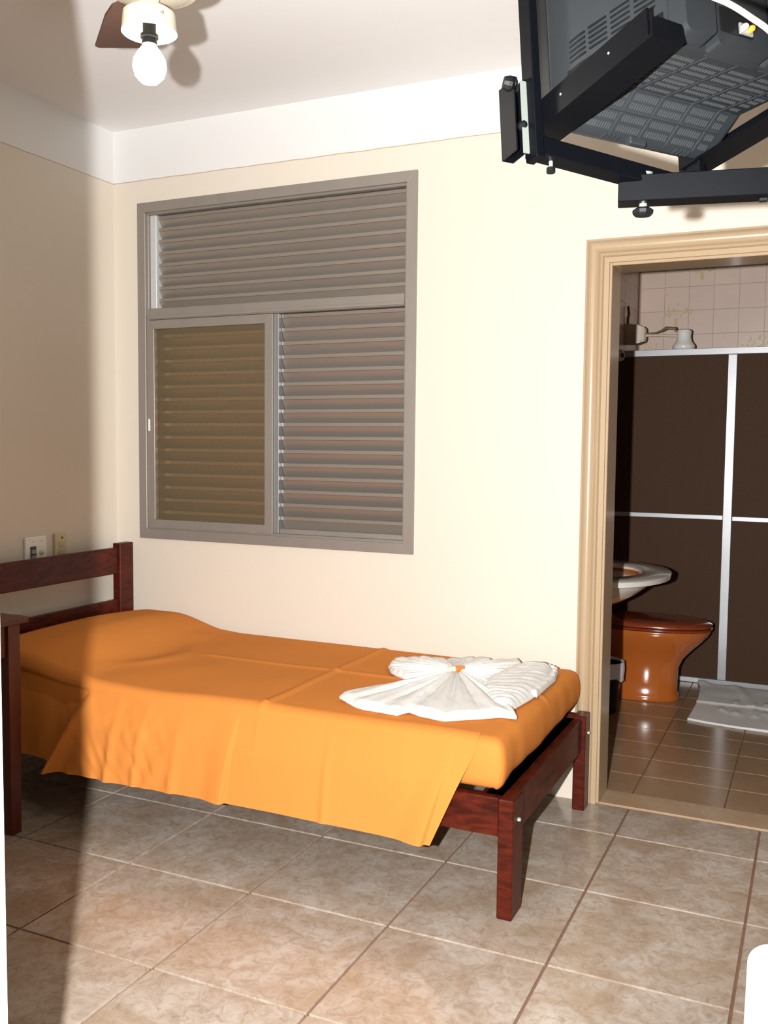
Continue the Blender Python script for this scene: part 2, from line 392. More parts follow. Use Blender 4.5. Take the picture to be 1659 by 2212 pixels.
# ------------------------------------------------------------------ louvred window
win = struct(empty('window_1', (WX0, 0, WZ0)))
FWd = 0.044
def mitre(x0, x1, z0, z1, wd, y0, y1, mt, parent, name):
    P = [(x0, z0), (x1, z0), (x1, z1), (x0, z1)]; Q = [(x0 + wd, z0 + wd), (x1 - wd, z0 + wd), (x1 - wd, z1 - wd), (x0 + wd, z1 - wd)]
    out = []
    for i in range(4):
        j = (i + 1) % 4
        pts = [Vector((p[0], y0, p[1])) for p in (P[i], P[j], Q[j], Q[i])]
        bm = extrude_poly(pts, (0, y1 - y0, 0))
        bmesh.ops.bevel(bm, geom=bm.edges[:], offset=0.0015, segments=1, affect='EDGES')
        out.append(obj(name, bm, mt, parent))
    return out
mitre(WX0, WX1, WZ0, WZ1, FWd, -0.014, 0.0, ALU, win, 'frame_rail')
mitre(WX0 + .021, WX1 - .021, WZ0 + .021, WZ1 - .021, 0.032, 0.0, 0.10, ALU, win, 'inner_frame')
IX0, IX1, IZ0, IZ1 = WX0 + .053, WX1 - .053, WZ0 + .053, WZ1 - .053
TZ0, TZ1 = 1.905, 1.955
obj('transom', B(IX0, IX1, -0.004, 0.085, TZ0, TZ1, bevel=0.002), ALU, win)
obj('transom_bead', B(IX0, IX1, -0.010, -0.004, TZ0 + 0.004, TZ0 + 0.018, bevel=0.0015), ALU, win)
obj('track_stop', B(IX0, IX0 + 0.035, 0.012, 0.06, TZ1 + .002, IZ1, bevel=0.003), mat('clean_aluminium', (.55, .56, .57, 1), .5, .2), win)
MX = 0.858
slat_mesh = {}
def slat(x0, x1, z, pitch, yin, parent, name='slat'):
    key = (round(x1 - x0, 4), round(pitch, 4))
    if key not in slat_mesh:
        L = (x1 - x0) / 2; bm = bmesh.new()
        # inner lip, then the blade falling outwards
        pr = [(0, 0.0), (0, -0.014), (0.004, -0.016), (0.036, -0.014 - pitch * .98), (0.036, -0.0115 - pitch * .98), (0.006, -0.011), (0.004, 0.0)]
        A = [bm.verts.new((-L, p[0], p[1])) for p in pr]; E = [bm.verts.new((L, p[0], p[1])) for p in pr]
        n = len(pr); bm.faces.new(A); bm.faces.new(E[::-1])
        for i in range(n): bm.faces.new((A[i], E[i], E[(i + 1) % n], A[(i + 1) % n]))
        bmesh.ops.recalc_face_normals(bm, faces=bm.faces[:])
        me = bpy.data.meshes.new('slat'); bm.to_mesh(me); bm.free(); me.materials.append(SLAT); slat_mesh[key] = me
    o = bpy.data.objects.new(name, slat_mesh[key]); COL.objects.link(o); o.parent = parent
    o.location = Vector(((x0 + x1) / 2, yin, z)) - Vector((WX0, 0, WZ0))
p1 = (IZ1 - TZ1) / 8.0
for k in range(8): slat(IX0 + 0.036, IX1 - 0.003, TZ1 + p1 * (k + 1) - .004, p1 * .93, 0.028, win)
NL = 16; p2 = (TZ0 - IZ0 - .02) / NL
for k in range(NL):
    slat(MX + 0.028, IX1 - 0.003, IZ0 + 0.02 + p2 * (k + 1) - .004, p2 * .95, 0.026, win)
    slat(IX0 + 0.003, MX - 0.002, IZ0 + 0.02 + p2 * (k + 1) - .004, p2 * .95, 0.050, win)
obj('mullion', B(MX + 0.002, MX + 0.026, 0.004, 0.085, IZ0, TZ0 - .001, bevel=0.002), BRIGHT, win)
obj('sill_rail', B(MX + 0.027, IX1, 0.012, 0.085, IZ0, IZ0 + 0.022, bevel=0.002), ALU, win)
# sliding sash with obscured amber glass
sash = empty('sash', (0, 0, 0)); sash.parent = win; sash.matrix_basis = Matrix.Identity(4)
SX0, SX1, SZ0, SZ1 = IX0 - 0.008, MX + 0.001, IZ0 - 0.004, TZ0 - 0.002
SASHW = 0.040
for pr in mitre(SX0, SX1, SZ0, SZ1, SASHW, -0.006, 0.022, ALU, sash, 'sash_rail'): pass
obj('latch', B(SX0 + 0.006, SX0 + 0.016, -0.009, -0.006, 1.40, 1.455, bevel=0.001), WHITEP, sash)
GL = bpy.data.materials.new('obscured_amber_glass'); GL.use_nodes = True; nt = GL.node_tree
b = nt.nodes['Principled BSDF']; b.inputs['Base Color'].default_value = (0.25, 0.21, 0.15, 1); b.inputs['Roughness'].default_value = 0.35
tr = nt.nodes.new('ShaderNodeBsdfTransparent'); tr.inputs[0].default_value = (0.96, 0.90, 0.79, 1)
mxs = nt.nodes.new('ShaderNodeMixShader')
nz = nt.nodes.new('ShaderNodeTexNoise'); nz.inputs['Scale'].default_value = 90; nz.inputs['Detail'].default_value = 2
mr = nt.nodes.new('ShaderNodeMapRange'); mr.inputs['To Min'].default_value = 0.78; mr.inputs['To Max'].default_value = 0.94
tcx = nt.nodes.new('ShaderNodeTexCoord'); nt.links.new(tcx.outputs['Object'], nz.inputs['Vector'])
nt.links.new(nz.outputs['Fac'], mr.inputs['Value']); nt.links.new(mr.outputs['Result'], mxs.inputs[0])
nt.links.new(b.outputs[0], mxs.inputs[1]); nt.links.new(tr.outputs[0], mxs.inputs[2]); nt.links.new(mxs.outputs[0], nt.nodes['Material Output'].inputs[0])
obj('pane', B(SX0 + SASHW - .004, SX1 - SASHW + .004, 0.006, 0.010, SZ0 + SASHW - .004, SZ1 - SASHW + .004), GL, sash)

# ------------------------------------------------------------------ bed
bed = tag(empty('single_bed', (1.17, -0.52, 0)), 'dark red wooden single bed with slatted headboard along the window wall', 'bed')
PW, PD = 0.045, 0.10
HX0, HX1 = 0.077, 0.121; FX0, FX1 = 2.220, 2.265
YN, YB = -1.008, -0.032
def post(x0, x1, y0, y1, z1, name):
    bm = B(x0, x1, y0, y1, 0.0, z1, bevel=0.003); return obj(name, bm, WOOD, bed)
post(HX0, HX1, YB - 0.09, YB, 0.885, 'headboard_post'); post(HX0, HX1, YN, YN + .09, 0.885, 'headboard_post')
fpn = post(FX0, FX1, YN, YN + PD, 0.350, 'foot_post'); fpf = post(FX0, FX1, YB - .072, YB, 0.358, 'foot_post')
obj('headboard_rail', B(HX0 + .008, HX1 - .012, YN + .088, YB - .088, 0.748, 0.867, bevel=0.003), WOOD, bed)
obj('headboard_rail', B(HX0 + .008, HX1 - .012, YN + .088, YB - .088, 0.47, 0.628, bevel=0.003), WOOD, bed)
obj('side_rail', B(HX1, FX0, YN + .006, YN + .036, 0.238, 0.350, bevel=0.003), WOOD, bed)
obj('side_rail', B(HX1, FX0, YB - .036, YB - .006, 0.238, 0.350, bevel=0.003), WOOD, bed)
obj('foot_rail', B(FX0 + .006, FX0 + .030, YN + PD, YB - .072, 0.222, 0.345, bevel=0.003), WOOD, bed)
for k in range(12):
    x = 0.20 + k * 0.178
    obj('slat', B(x, x + 0.07, YN + .04, YB - .04, 0.318, 0.336, bevel=0.002), WOOD, bed)
obj('slat', B(FX0 - .075, FX0 - .005, YN + .04, YB - .04, 0.318, 0.336, bevel=0.002), WOOD, bed)
for y, z, pst in ((YN + .05, 0.282, fpn), (YB - .036, 0.288, fpf)):
    obj('bolt', CY((FX1 - .001, y, z), (FX1 + .008, y, z), 0.007, 0.005, n=10), ZINC, pst)

# sheet: wrapped over mattress and pillow, with a long skirt on the near side
MX0, MX1, MY0, MY1, MZ0, MZ1 = 0.135, 2.217, -0.990, -0.028, 0.362, 0.515
def bulge(x, y):
    e = smooth(0.70, 0.36, x) * (0.80 + 0.20 * smooth(0.12, 0.24, x))
    sy = 1 - 0.35 * abs((y + 0.50) / 0.49) ** 3
    h = 0.088 * e * sy
    # creases radiating at the foot of the pillow
    h += 0.006 * gauss(x, 0.70 + 0.06 * math.sin(y * 9), 0.05) * (0.3 + noise1(y * 9, 3))
    # ironed fold lines
    h += 0.006 * gauss(x, 1.42, 0.014) + 0.005 * gauss(y, -0.47, 0.014) * smooth(0.75, 0.9, x)
    h += 0.004 * noise2(x * 5, y * 5, 4) - 0.002
    h -= 0.010 * gauss(x, 0.98, 0.25) * smooth(-0.6, -1.0, y)
    return h
def cover():
    nx, ny, nz = 220, 110, 8
    L = Vector((MX0, MY0, MZ0)); U = Vector((MX1, MY1, MZ1)); r = 0.032
    bm = bmesh.new(); vert = {}
    def V(i, j, k):
        if (i, j, k) in vert: return vert[(i, j, k)]
        p = Vector((L.x + (U.x - L.x) * i / nx, L.y + (U.y - L.y) * j / ny, L.z + (U.z - L.z) * k / nz))
        q = Vector((min(max(p.x, L.x + r), U.x - r), min(max(p.y, L.y + r), U.y - r), min(max(p.z, L.z + r), U.z - r)))
        n = p - q
        if n.length > 1e-6: p = q + n.normalized() * r
        tz = smooth(L.z, U.z, p.z)
        p.z += bulge(p.x, p.y) * tz
        # soft belly of the mattress sides, gathered tuck at the bottom of the foot end
        if p.x > U.x - 0.02:
            p.x += 0.012 * math.sin((p.z - L.z) / (U.z - L.z) * math.pi) + 0.004 * (noise1(p.y * 14, 8) - .5)
            p.z += (1 - tz) * (0.018 * (noise1(p.y * 7, 5) - .5) + 0.02 * smooth(-0.9, -0.1, p.y) * 0.5)
        if p.y < L.y + 0.02: p.y -= 0.008 * math.sin((p.z - L.z) / (U.z - L.z) * math.pi)
        vert[(i, j, k)] = bm.verts.new(p); return vert[(i, j, k)]
    for i in range(nx):
        for j in range(ny):
            bm.faces.new((V(i, j, nz), V(i + 1, j, nz), V(i + 1, j + 1, nz), V(i, j + 1, nz)))
            bm.faces.new((V(i, j, 0), V(i, j + 1, 0), V(i + 1, j + 1, 0), V(i + 1, j, 0)))
        for k in range(nz):
            bm.faces.new((V(i, 0, k), V(i + 1, 0, k), V(i + 1, 0, k + 1), V(i, 0, k + 1)))
            bm.faces.new((V(i, ny, k), V(i, ny, k + 1), V(i + 1, ny, k + 1), V(i + 1, ny, k)))
    for j in range(ny):
        for k in range(nz):
            bm.faces.new((V(0, j, k), V(0, j, k + 1), V(0, j + 1, k + 1), V(0, j + 1, k)))
            bm.faces.new((V(nx, j, k), V(nx, j + 1, k), V(nx, j + 1, k + 1), V(nx, j, k + 1)))
    return bm
def skirt(bm):
    NX, NT = 420, 44
    sx0 = 0.14
    def edge_x(t):      # right border of the skirt falls away diagonally
        return 2.150 - 0.118 * t
    def fold(x, t):
        d = 0.0
        k = t ** 0.8
        # overlapping step fold in the middle, other creases
        xs = 1.345 - 0.025 * t
        d += k * 0.020 * (smooth(xs - 0.10, xs - 0.003, x) - smooth(xs - 0.003, xs + 0.005, x))
        xs = 2.085 - 0.075 * t
        d += k * 0.020 * (smooth(xs - 0.09, xs - 0.003, x) - smooth(xs - 0.003, xs + 0.006, x))
        d += k * 0.010 * gauss(x, 0.985 - 0.03 * t, 0.016)
        d += k * 0.006 * gauss(x, 1.68, 0.012) + k * 0.007 * gauss(x, 1.13 - .02 * t, 0.02) + k * 0.004 * gauss(x, 1.95, .05)
        d += k * 0.012 * gauss(x, 0.87 - 0.03 * t, 0.02)
        # soft wrinkles where the cloth pulls from the pillow
        wr = smooth(1.22, 0.95, x) * smooth(0.5, 0.7, x)
        d += wr * (0.011 * (noise2(x * 22 + t * 4.0, t * 2.0, 2) - .5) + 0.005 * (noise2(x * 40 - t * 6, t * 4, 6) - .5)) * min(1, 3 * t)
        # the gathered flap by the pillow and the recess behind it
        xg = 0.735 - 0.15 * t
        d += 0.050 * t * gauss(x, xg + 0.004, 0.024) + 0.02 * t * smooth(xg - 0.01, xg + 0.02, x)
        d -= 0.014 * smooth(xg - 0.0, xg - 0.04, x)
        d += 0.006 * math.sin(x * 38) * t * smooth(xg - .02, xg - .1, x)
        return d
    zt = 0.0
    V = []
    for a in range(NX + 1):
        row = []
        for c in range(NT + 1):
            t_all = c / NT
            # path: over the top edge, around it, then down
            if t_all < 0.14:
                q = t_all / 0.14; t = 0
                x = sx0 + (edge_x(0) - sx0) * a / NX
                ang = q * math.pi / 2
                y = MY0 + 0.032 - 0.039 * math.sin(ang); z = MZ1 - 0.032 + 0.0365 * math.cos(ang)
                z += bulge(x, MY0 + 0.032) * (1.0 - 0.3 * q)
            else:
                t = (t_all - 0.14) / 0.86
                x = sx0 + (edge_x(t) - sx0) * a / NX
                hem = 0.196 - 0.003 * math.sin(x * 3) + 0.004 * noise1(x * 6, 9)
                if x < 0.56: hem += 0.026 * smooth(0.60, 0.52, x)
                z0 = MZ1 - 0.032 + bulge(x, MY0 + 0.032) * 0.7
                z = z0 + (hem - z0) * t
                y = MY0 - 0.007 - 0.022 * smooth(0.0, 0.45, t) - 0.016 * t - fold(x, t)
                y = min(y, YN - 0.006 if z < 0.36 and x < 2.2 else y)
            row.append(bm.verts.new((x, y, z)))
        V.append(row)
    for a in range(NX):
        for c in range(NT): bm.faces.new((V[a][c], V[a][c + 1], V[a + 1][c + 1], V[a + 1][c]))
bm = cover(); skirt(bm)
sheet = obj('bedsheet', bm, SHEET, None, smooth=180)
tag(sheet, 'bright orange cotton sheet covering the bed, pillow bulge and long hanging side', 'bedsheet')

# ------------------------------------------------------------------ folded towel on the bed
KN = Vector((1.868, -0.412)); TZ = 0.5230
towel = tag(empty('towel', (KN.x, KN.y, TZ)), 'white terry towel folded into a pleated butterfly on the orange bed', 'towel')
out = [(-0.125, .21), (-.192, .21), (-.257, .159), (-.297, .121), (-.290, .075), (-.186, -.080), (-.095, -.115), (-.150, -.222), (-.253, -.412), (-.205, -.462), (-.111, -.504), (.002, -.509), (.018, -.462), (.066, -.499), (.149, -.501), (.219, -.449), (.287, -.388), (.341, -.383), (.27, -.27), (.15, -.12), (.12, -.02), (.16, .06), (.17, .16), (.17, .26), (.125, .33), (.061, .288), (-.007, .287), (-.073, .25)]
pol = []
for x, y in out: pol.append((math.atan2(y, x) % (2 * math.pi), math.hypot(x, y)))
pol.sort()
def rad(th):
    th %= 2 * math.pi
    for i in range(len(pol)):
        a = pol[i - 1]; c = pol[i]; a0 = a[0] - (2 * math.pi if i == 0 else 0)
        if a0 <= th <= c[0]: return a[1] + (c[1] - a[1]) * (th - a0) / max(1e-6, c[0] - a0)
    a = pol[-1]; c = pol[0]; return a[1] + (c[1] - a[1]) * (th - a[0]) / (c[0] + 2 * math.pi - a[0])
NT, NR = 420, 22
bm = bmesh.new()
top = []
for i in range(NT):
    th = 2 * math.pi * i / NT
    R = rad(th) * (0.985 + 0.03 * noise1(th * 7, 1))
    row = []
    for k in range(NR + 1):
        s = k / NR; r = 0.016 + (R - 0.016) * s
        ph = th * 17 + 1.5 * math.sin(th * 2) + 0.5 * s
        pl = 1 - abs(math.sin(ph)) ** 0.7
        pl2 = 0.5 + 0.5 * math.sin(th * 47 + 2.0 * s)
        amp = smooth(0, .10, s) * (1 - 0.7 * smooth(.45, 1, s))
        h = 0.016 + 0.010 * (1 - s) + amp * (0.016 * (1 - pl) + 0.004 * pl2 - 0.006) + 0.006 * smooth(.5, 1, s) * (noise1(th * 6, 2))
        h += 0.004 * (noise2(r * 40 * math.cos(th), r * 40 * math.sin(th), 3) - .5)
        if k == NR: h = 0.006
        row.append(bm.verts.new((KN.x + r * math.cos(th), KN.y + r * math.sin(th), TZ + max(h, .004))))
    top.append(row)
bot = [bm.verts.new((v[-1].co.x, v[-1].co.y, TZ + 0.0005)) for v in top]
cen = bm.verts.new((KN.x, KN.y, TZ + 0.026))
for i in range(NT):
    j = (i + 1) % NT
    for k in range(NR): bm.faces.new((top[i][k], top[i][k + 1], top[j][k + 1], top[j][k]))
    bm.faces.new((top[i][NR], bot[i], bot[j], top[j][NR])); bm.faces.new((cen, top[i][0], top[j][0]))
bm.faces.new(bot[::-1])
obj('pleated_body', bm, TERRY, towel, smooth=180)
# rolled, ribbed tail of the towel on the foot side: a folded strip with cross ribs
def strip(pts_a, pts_b, h, ribs, zoff, n=60, mseg=14):
    bm = bmesh.new(); rows = []
    def lerp(P, t):
        t *= len(P) - 1; i = min(int(t), len(P) - 2); f = t - i
        return Vector(P[i]) * (1 - f) + Vector(P[i + 1]) * f
    for i in range(n + 1):
        t = i / n; a = lerp(pts_a, t); c = lerp(pts_b, t); row = []
        for k in range(mseg + 1):
            s = k / mseg; p = a * (1 - s) + c * s
            z = h * (1 - abs(2 * s - 1) ** 4) + 0.0022 * math.sin(t * ribs + 3 * s) * smooth(0, .3, 1 - abs(2 * s - 1)) + 0.004 * noise2(p.x * 50, p.y * 50, 7)
            row.append(bm.verts.new((p.x, p.y, TZ + zoff + max(0.002, z))))
        rows.append(row)
    for i in range(n):
        for k in range(mseg): bm.faces.new((rows[i][k], rows[i + 1][k], rows[i + 1][k + 1], rows[i][k + 1]))
    rim = [r[0] for r in rows] + rows[-1][1:] + [r[-1] for r in rows[::-1]][1:] + rows[0][::-1][1:-1]
    low = [bm.verts.new((v.co.x, v.co.y, TZ + 0.0005)) for v in rim]
    for i in range(len(rim)):
        j = (i + 1) % len(rim); bm.faces.new((rim[i], low[i], low[j], rim[j]))
    bm.faces.new(low)
    bmesh.ops.recalc_face_normals(bm, faces=bm.faces[:])
    return bm
P = lambda x, y: (KN.x + x, KN.y + y, 0)
obj('ribbed_tail', strip([P(.15, .22), P(.10, .0), P(.13, -.16), P(.235, -.30)], [P(.285, .26), P(.318, .12), P(.318, -.14), P(.300, -.30)], 0.032, 85, 0.0), TERRY, towel, smooth=180)
obj('ribbed_tail', strip([P(.20, .30), P(.28, .26), P(.30, .12), P(.30, -.10)], [P(.245, .32), P(.305, .25), P(.326, .13), P(.326, -.12)], 0.018, 70, 0.0), TERRY, towel, smooth=180)
# wrapped sweet in the knot
ORNG = mat('orange_wrapper', (0.80, 0.16, 0.02, 1), 0.3, vary=0.1)
CRM = mat('cream_wrapper', (0.78, 0.70, 0.42, 1), 0.35, vary=0.05)
sweet = tag(empty('wrapped_sweet', (KN.x, KN.y, TZ + .028)), 'small orange and cream wrapped sweet on the white towel', 'sweet')
ang = math.radians(24)
Rm = Matrix.Translation((KN.x, KN.y, TZ + 0.036)) @ Matrix.Rotation(ang, 4, 'Z')
bm = bmesh.new(); box(bm, -0.030, 0.0, -0.010, 0.010, -0.008, 0.008, bevel=0.003, mtx=Rm); obj('wrapper', bm, CRM, sweet)
bm = bmesh.new(); box(bm, 0.0005, 0.030, -0.011, 0.011, -0.009, 0.010, bevel=0.003, mtx=Rm); o = obj('wrapper', bm, ORNG, sweet)

# ------------------------------------------------------------------ wall plates above the headboard
sw = tag(empty('switch_plate', (0, -0.52, 0.88)), 'white wall plate with dark rockers and dial above headboard', 'wall switch')
obj('plate', B(0.0005, 0.010, -0.580, -0.458, 0.795, 0.945, bevel=0.003), WHITEP, sw)
rk = obj('rocker_frame', B(0.010, 0.013, -0.553, -0.521, 0.835, 0.905, bevel=0.001), mat('dark_rocker', (0.02, 0.025, 0.025, 1), 0.4), sw)
GREYK = mat('grey_rocker', (0.28, 0.29, 0.26, 1), 0.4)
for z in (0.850, 0.874): obj('rocker', B(0.013, 0.016, -0.551, -0.523, z, z + 0.017, bevel=0.001), GREYK, rk)
obj('dial', LA([(0, 0.010), (.011, 0.0), (.013, -0.001)], (0.012, -0.490, 0.876), n=20, axis=(1, 0, 0)), BEIGEP, sw, smooth=40)
for y, z in ((-0.537, 0.925), (-0.490, 0.925), (-0.490, 0.835)): obj('screw', CY((0.0098, y, z), (0.0115, y, z), 0.003, n=8), ZINC, sw)
fc = tag(empty('fan_control', (0, -0.376, 0.88)), 'narrow yellowed fan control plate with buttons beside white switch', 'wall switch')
obj('plate', B(0.0005, 0.013, -0.413, -0.341, 0.795, 0.948, bevel=0.003), BEIGEP, fc)
for z in (0.900, 0.868, 0.836): obj('button', B(0.013, 0.0165, -0.392, -0.362, z - 0.011, z + 0.011, bevel=0.001), mat('pale_button', (0.50, 0.42, 0.26, 1), 0.4), fc)
obj('indicator', CY((0.0125, -0.372, 0.929), (0.0145, -0.372, 0.929), 0.0045, n=10), TVD, fc)

# ------------------------------------------------------------------ table at the left edge
tb = tag(empty('side_table', (0.29, -1.43, 0)), 'dark wooden table corner and leg in shadow at left edge', 'table')
obj('tabletop', B(0.02, 0.565, -1.75, -1.112, 0.728, 0.750, bevel=0.003), DARKWOOD, tb)
for x, y in ((0.505, -1.195), (0.505, -1.73), (0.035, -1.195), (0.035, -1.73)):
    bm = loft([[(x + .004, y + .004, 0), (x + .046, y + .004, 0), (x + .046, y + .046, 0), (x + .004, y + .046, 0)], [(x, y, .45), (x + .05, y, .45), (x + .05, y + .05, .45), (x, y + .05, .45)], [(x, y, .728), (x + .05, y, .728), (x + .05, y + .05, .728), (x, y + .05, .728)]])
    obj('leg', bm, DARKWOOD, tb)
for a in ((.515, .545, -1.68, -1.197), (.045, .075, -1.68, -1.197)): obj('apron', B(*a, 0.62, 0.727, bevel=.002), DARKWOOD, tb)
for a in ((.087, .503, -1.185, -1.155), (.087, .503, -1.72, -1.69)): obj('apron', B(*a, 0.62, 0.727, bevel=.002), DARKWOOD, tb)

# ------------------------------------------------------------------ white plastic chair at the right edge
ch = tag(empty('plastic_chair', (3.145, -2.30, 0), math.radians(8)), 'white plastic chair whose backrest corner shows at lower right edge', 'chair')
W2 = 0.215
def back():
    rings = []
    # rounded back panel, leaning, extruded in thickness
    ptsf = []
    for k in range(41):
        a = math.pi * k / 40
        cx = W2 - 0.05
        ptsf.append(None)
    prof2 = [(-W2, 0.44)] + [(-W2, 0.50 + 0.3 * i / 6) for i in range(7)]
    for k in range(0, 9):
        a = math.pi - math.pi / 2 * k / 8; prof2.append((-W2 + 0.022 + 0.022 * math.cos(a), 0.858 + 0.022 * math.sin(a)))
    prof2 += [(-x, z) for x, z in prof2[::-1]]
    pts = [Vector((x, -0.185 - (z - .44) * 0.18, z)) for x, z in prof2]
    bm = extrude_poly(pts, (0, 0.02, 0)); bmesh.ops.bevel(bm, geom=[e for e in bm.edges if e.is_manifold and e.calc_face_angle(0) > 1.2], offset=0.006, segments=2, affect='EDGES')
    return bm
obj('backrest', back(), WHITEP, ch, local=True)
obj('seat', B(-W2, W2, -0.20, 0.22, 0.415, 0.438, bevel=0.008, seg=2), WHITEP, ch, local=True)
for sx in (-1, 1):
    for y0, y1 in ((-0.19, -0.24), (0.20, 0.23)):
        x = sx * (W2 - .025)
        obj('leg', loft([[(x + sx * .02 - .02, y1 - .02, 0), (x + sx * .02 + .02, y1 - .02, 0), (x + sx * .02 + .02, y1 + .02, 0), (x + sx * .02 - .02, y1 + .02, 0)],
                         [(x - .023, y0 - .023, .42), (x + .023, y0 - .023, .42), (x + .023, y0 + .023, .42), (x - .023, y0 + .023, .42)]]), WHITEP, ch, local=True)

# ------------------------------------------------------------------ ceiling fan with bare bulb
FXc, FYc = 1.645, -1.80
fan = tag(empty('ceiling_fan', (FXc, FYc, HC)), 'cream ceiling fan with brown blades and a light ring', 'ceiling fan')
c0 = (FXc, FYc, 0)
obj('canopy', LA([(0.0, 2.766), (.065, 2.766), (.062, 2.735), (.03, 2.70), (.0, 2.698)], c0), CREAM, fan, smooth=40)
obj('rod', CY((FXc, FYc, 2.44), (FXc, FYc, 2.70), 0.011), CREAM, fan, smooth=40)
obj('motor_housing', LA([(0, 2.45), (.05, 2.45), (.095, 2.43), (.112, 2.395), (.112, 2.350), (.106, 2.335), (.075, 2.322), (.04, 2.316), (0, 2.315)], c0, n=48), CREAM, fan, smooth=40)
obj('stem', CY((FXc, FYc, 2.283), (FXc, FYc, 2.317), 0.022, n=24), CREAM, fan, smooth=40)
obj('light_ring', LA([(.0, 2.288), (.048, 2.287), (.056, 2.280), (.058, 2.258), (.060, 2.240), (.057, 2.238), (.054, 2.256), (.052, 2.276), (.0, 2.279)], c0, n=48), CREAM, fan, smooth=40)
for a in (2.6, 5.8): obj('screw', CY((FXc + .056 * math.cos(a), FYc + .056 * math.sin(a), 2.262), (FXc + .066 * math.cos(a), FYc + .066 * math.sin(a), 2.262), 0.004, n=8), ZINC, fan)
SOCK = mat('black_socket', (0.0012, 0.0018, 0.002, 1), 0.6, spec=0.1)
obj('lamp_socket', LA([(0, 2.279), (.0165, 2.279), (.0165, 2.262), (.0145, 2.260), (.0145, 2.238), (.0195, 2.236), (.0195, 2.229), (.0165, 2.228), (.0165, 2.216), (0, 2.216)], c0, n=28), SOCK, fan, smooth=40)
BLADE = mat('brown_blade', (0.062, 0.032, 0.024, 1), 0.5, vary=0.2, vscale=4)
for a in (138.0, 258.0, 18.0):
    a = math.radians(a)
    Mt = Matrix.Translation((FXc, FYc, 2.372)) @ Matrix.Rotation(a, 4, 'Z') @ Matrix.Rotation(math.radians(-9), 4, 'X')
    pts = []
    for x, y in ((.16, -.038), (.18, -.055), (.24, -.064), (.42, -.068), (.435, -.060), (.437, .055), (.428, .066), (.24, .064), (.18, .055), (.16, .038)):
        pts.append(Mt @ Vector((x, y, -0.003)))
    up = Mt.to_3x3() @ Vector((0, 0, 0.006))
    bl = obj('blade', extrude_poly(pts, up), BLADE, fan)
    bm = bmesh.new(); box(bm, .095, .20, -.018, .018, .004, .008, mtx=Mt); box(bm, .155, .215, -.03, .03, .0035, .0055, mtx=Mt); obj('blade_bracket', bm, CREAM, bl)
BULBM = mat('lit_bulb_glass', (1, 1, 1, 1), 0.3, emit=((0.95, 0.97, 1.0, 1), 1.0))
BULBM.node_tree.nodes['Principled BSDF'].inputs['Emission Color'].default_value = (1.0, 0.92, 0.82, 1)
BULBM.node_tree.nodes['Principled BSDF'].inputs['Emission Strength'].default_value = BULB_STRENGTH
bulb = tag(empty('light_bulb', (FXc, FYc, 2.216)), 'glowing bare bulb hanging under the ceiling fan', 'light bulb')
obj('glass', LA([(.0, 2.132), (.018, 2.135), (.031, 2.148), (.0365, 2.168), (.034, 2.184), (.026, 2.198), (.019, 2.207), (.017, 2.209), (0, 2.209)], c0, n=36), BULBM, bulb, smooth=180)
obj('collar', LA([(0, 2.216), (.0155, 2.2155), (.0175, 2.2095), (0, 2.2092)], c0, n=24), CERAM, bulb, smooth=40)

# ------------------------------------------------------------------ television on its wall arm
ya, ti, ro = math.radians(50), math.radians(10), math.radians(-2)
Ft = Vector((-math.sin(ya) * math.cos(ti), math.cos(ya) * math.cos(ti), -math.sin(ti)))
R0 = Vector((math.cos(ya), math.sin(ya), 0)); U0 = R0.cross(Ft)
Rt = R0 * math.cos(ro) + U0 * math.sin(ro); Ut = U0 * math.cos(ro) - R0 * math.sin(ro)
pix = lambda u, v, d: CAM + (RV * ((u - 829.5) / 2040.416) - UV * ((v - 1106) / 2040.416) + FV) * d
PV = pix(1390, 378, 1.65)
TM = Matrix.Identity(4)
for i in range(3):
    TM[i][0] = Rt[i]; TM[i][1] = -Ft[i]; TM[i][2] = Ut[i]; TM[i][3] = PV[i]
mount = tag(empty('tv_wall_mount', PV, matrix=TM.copy()), 'black steel television bracket with swivel arm and side rails', 'tv mount')
def mp(name, bm, mt=BLACK, parent=None): return obj(name, bm, mt, parent or mount, local=True)
XB = Matrix.Translation((0, 0, -.013)) @ Matrix.Rotation(math.radians(3.2), 4, 'Y')
mp('crossbar', B(-0.236, 0.105, -0.016, 0.016, -0.008, 0.024, bevel=0.002, mtx=XB))
for x0, x1, sgn in ((-0.246, -0.189, 1), (0.080, 0.137, -1)):
    bm = bmesh.new()
    x0 += .025; x1 += .025
    box(bm, x0, x1, -.022, 0.280, 0.038, 0.042)                                # flange under the set
    xv = x0 if sgn > 0 else x1 - .004
    box(bm, xv, xv + .004, 0.0, 0.275, 0.042, 0.084)                        # upstand beside the set
    box(bm, x0, x1, 0.280, 0.284, 0.038, 0.066)
    mp('side_rail', bm)
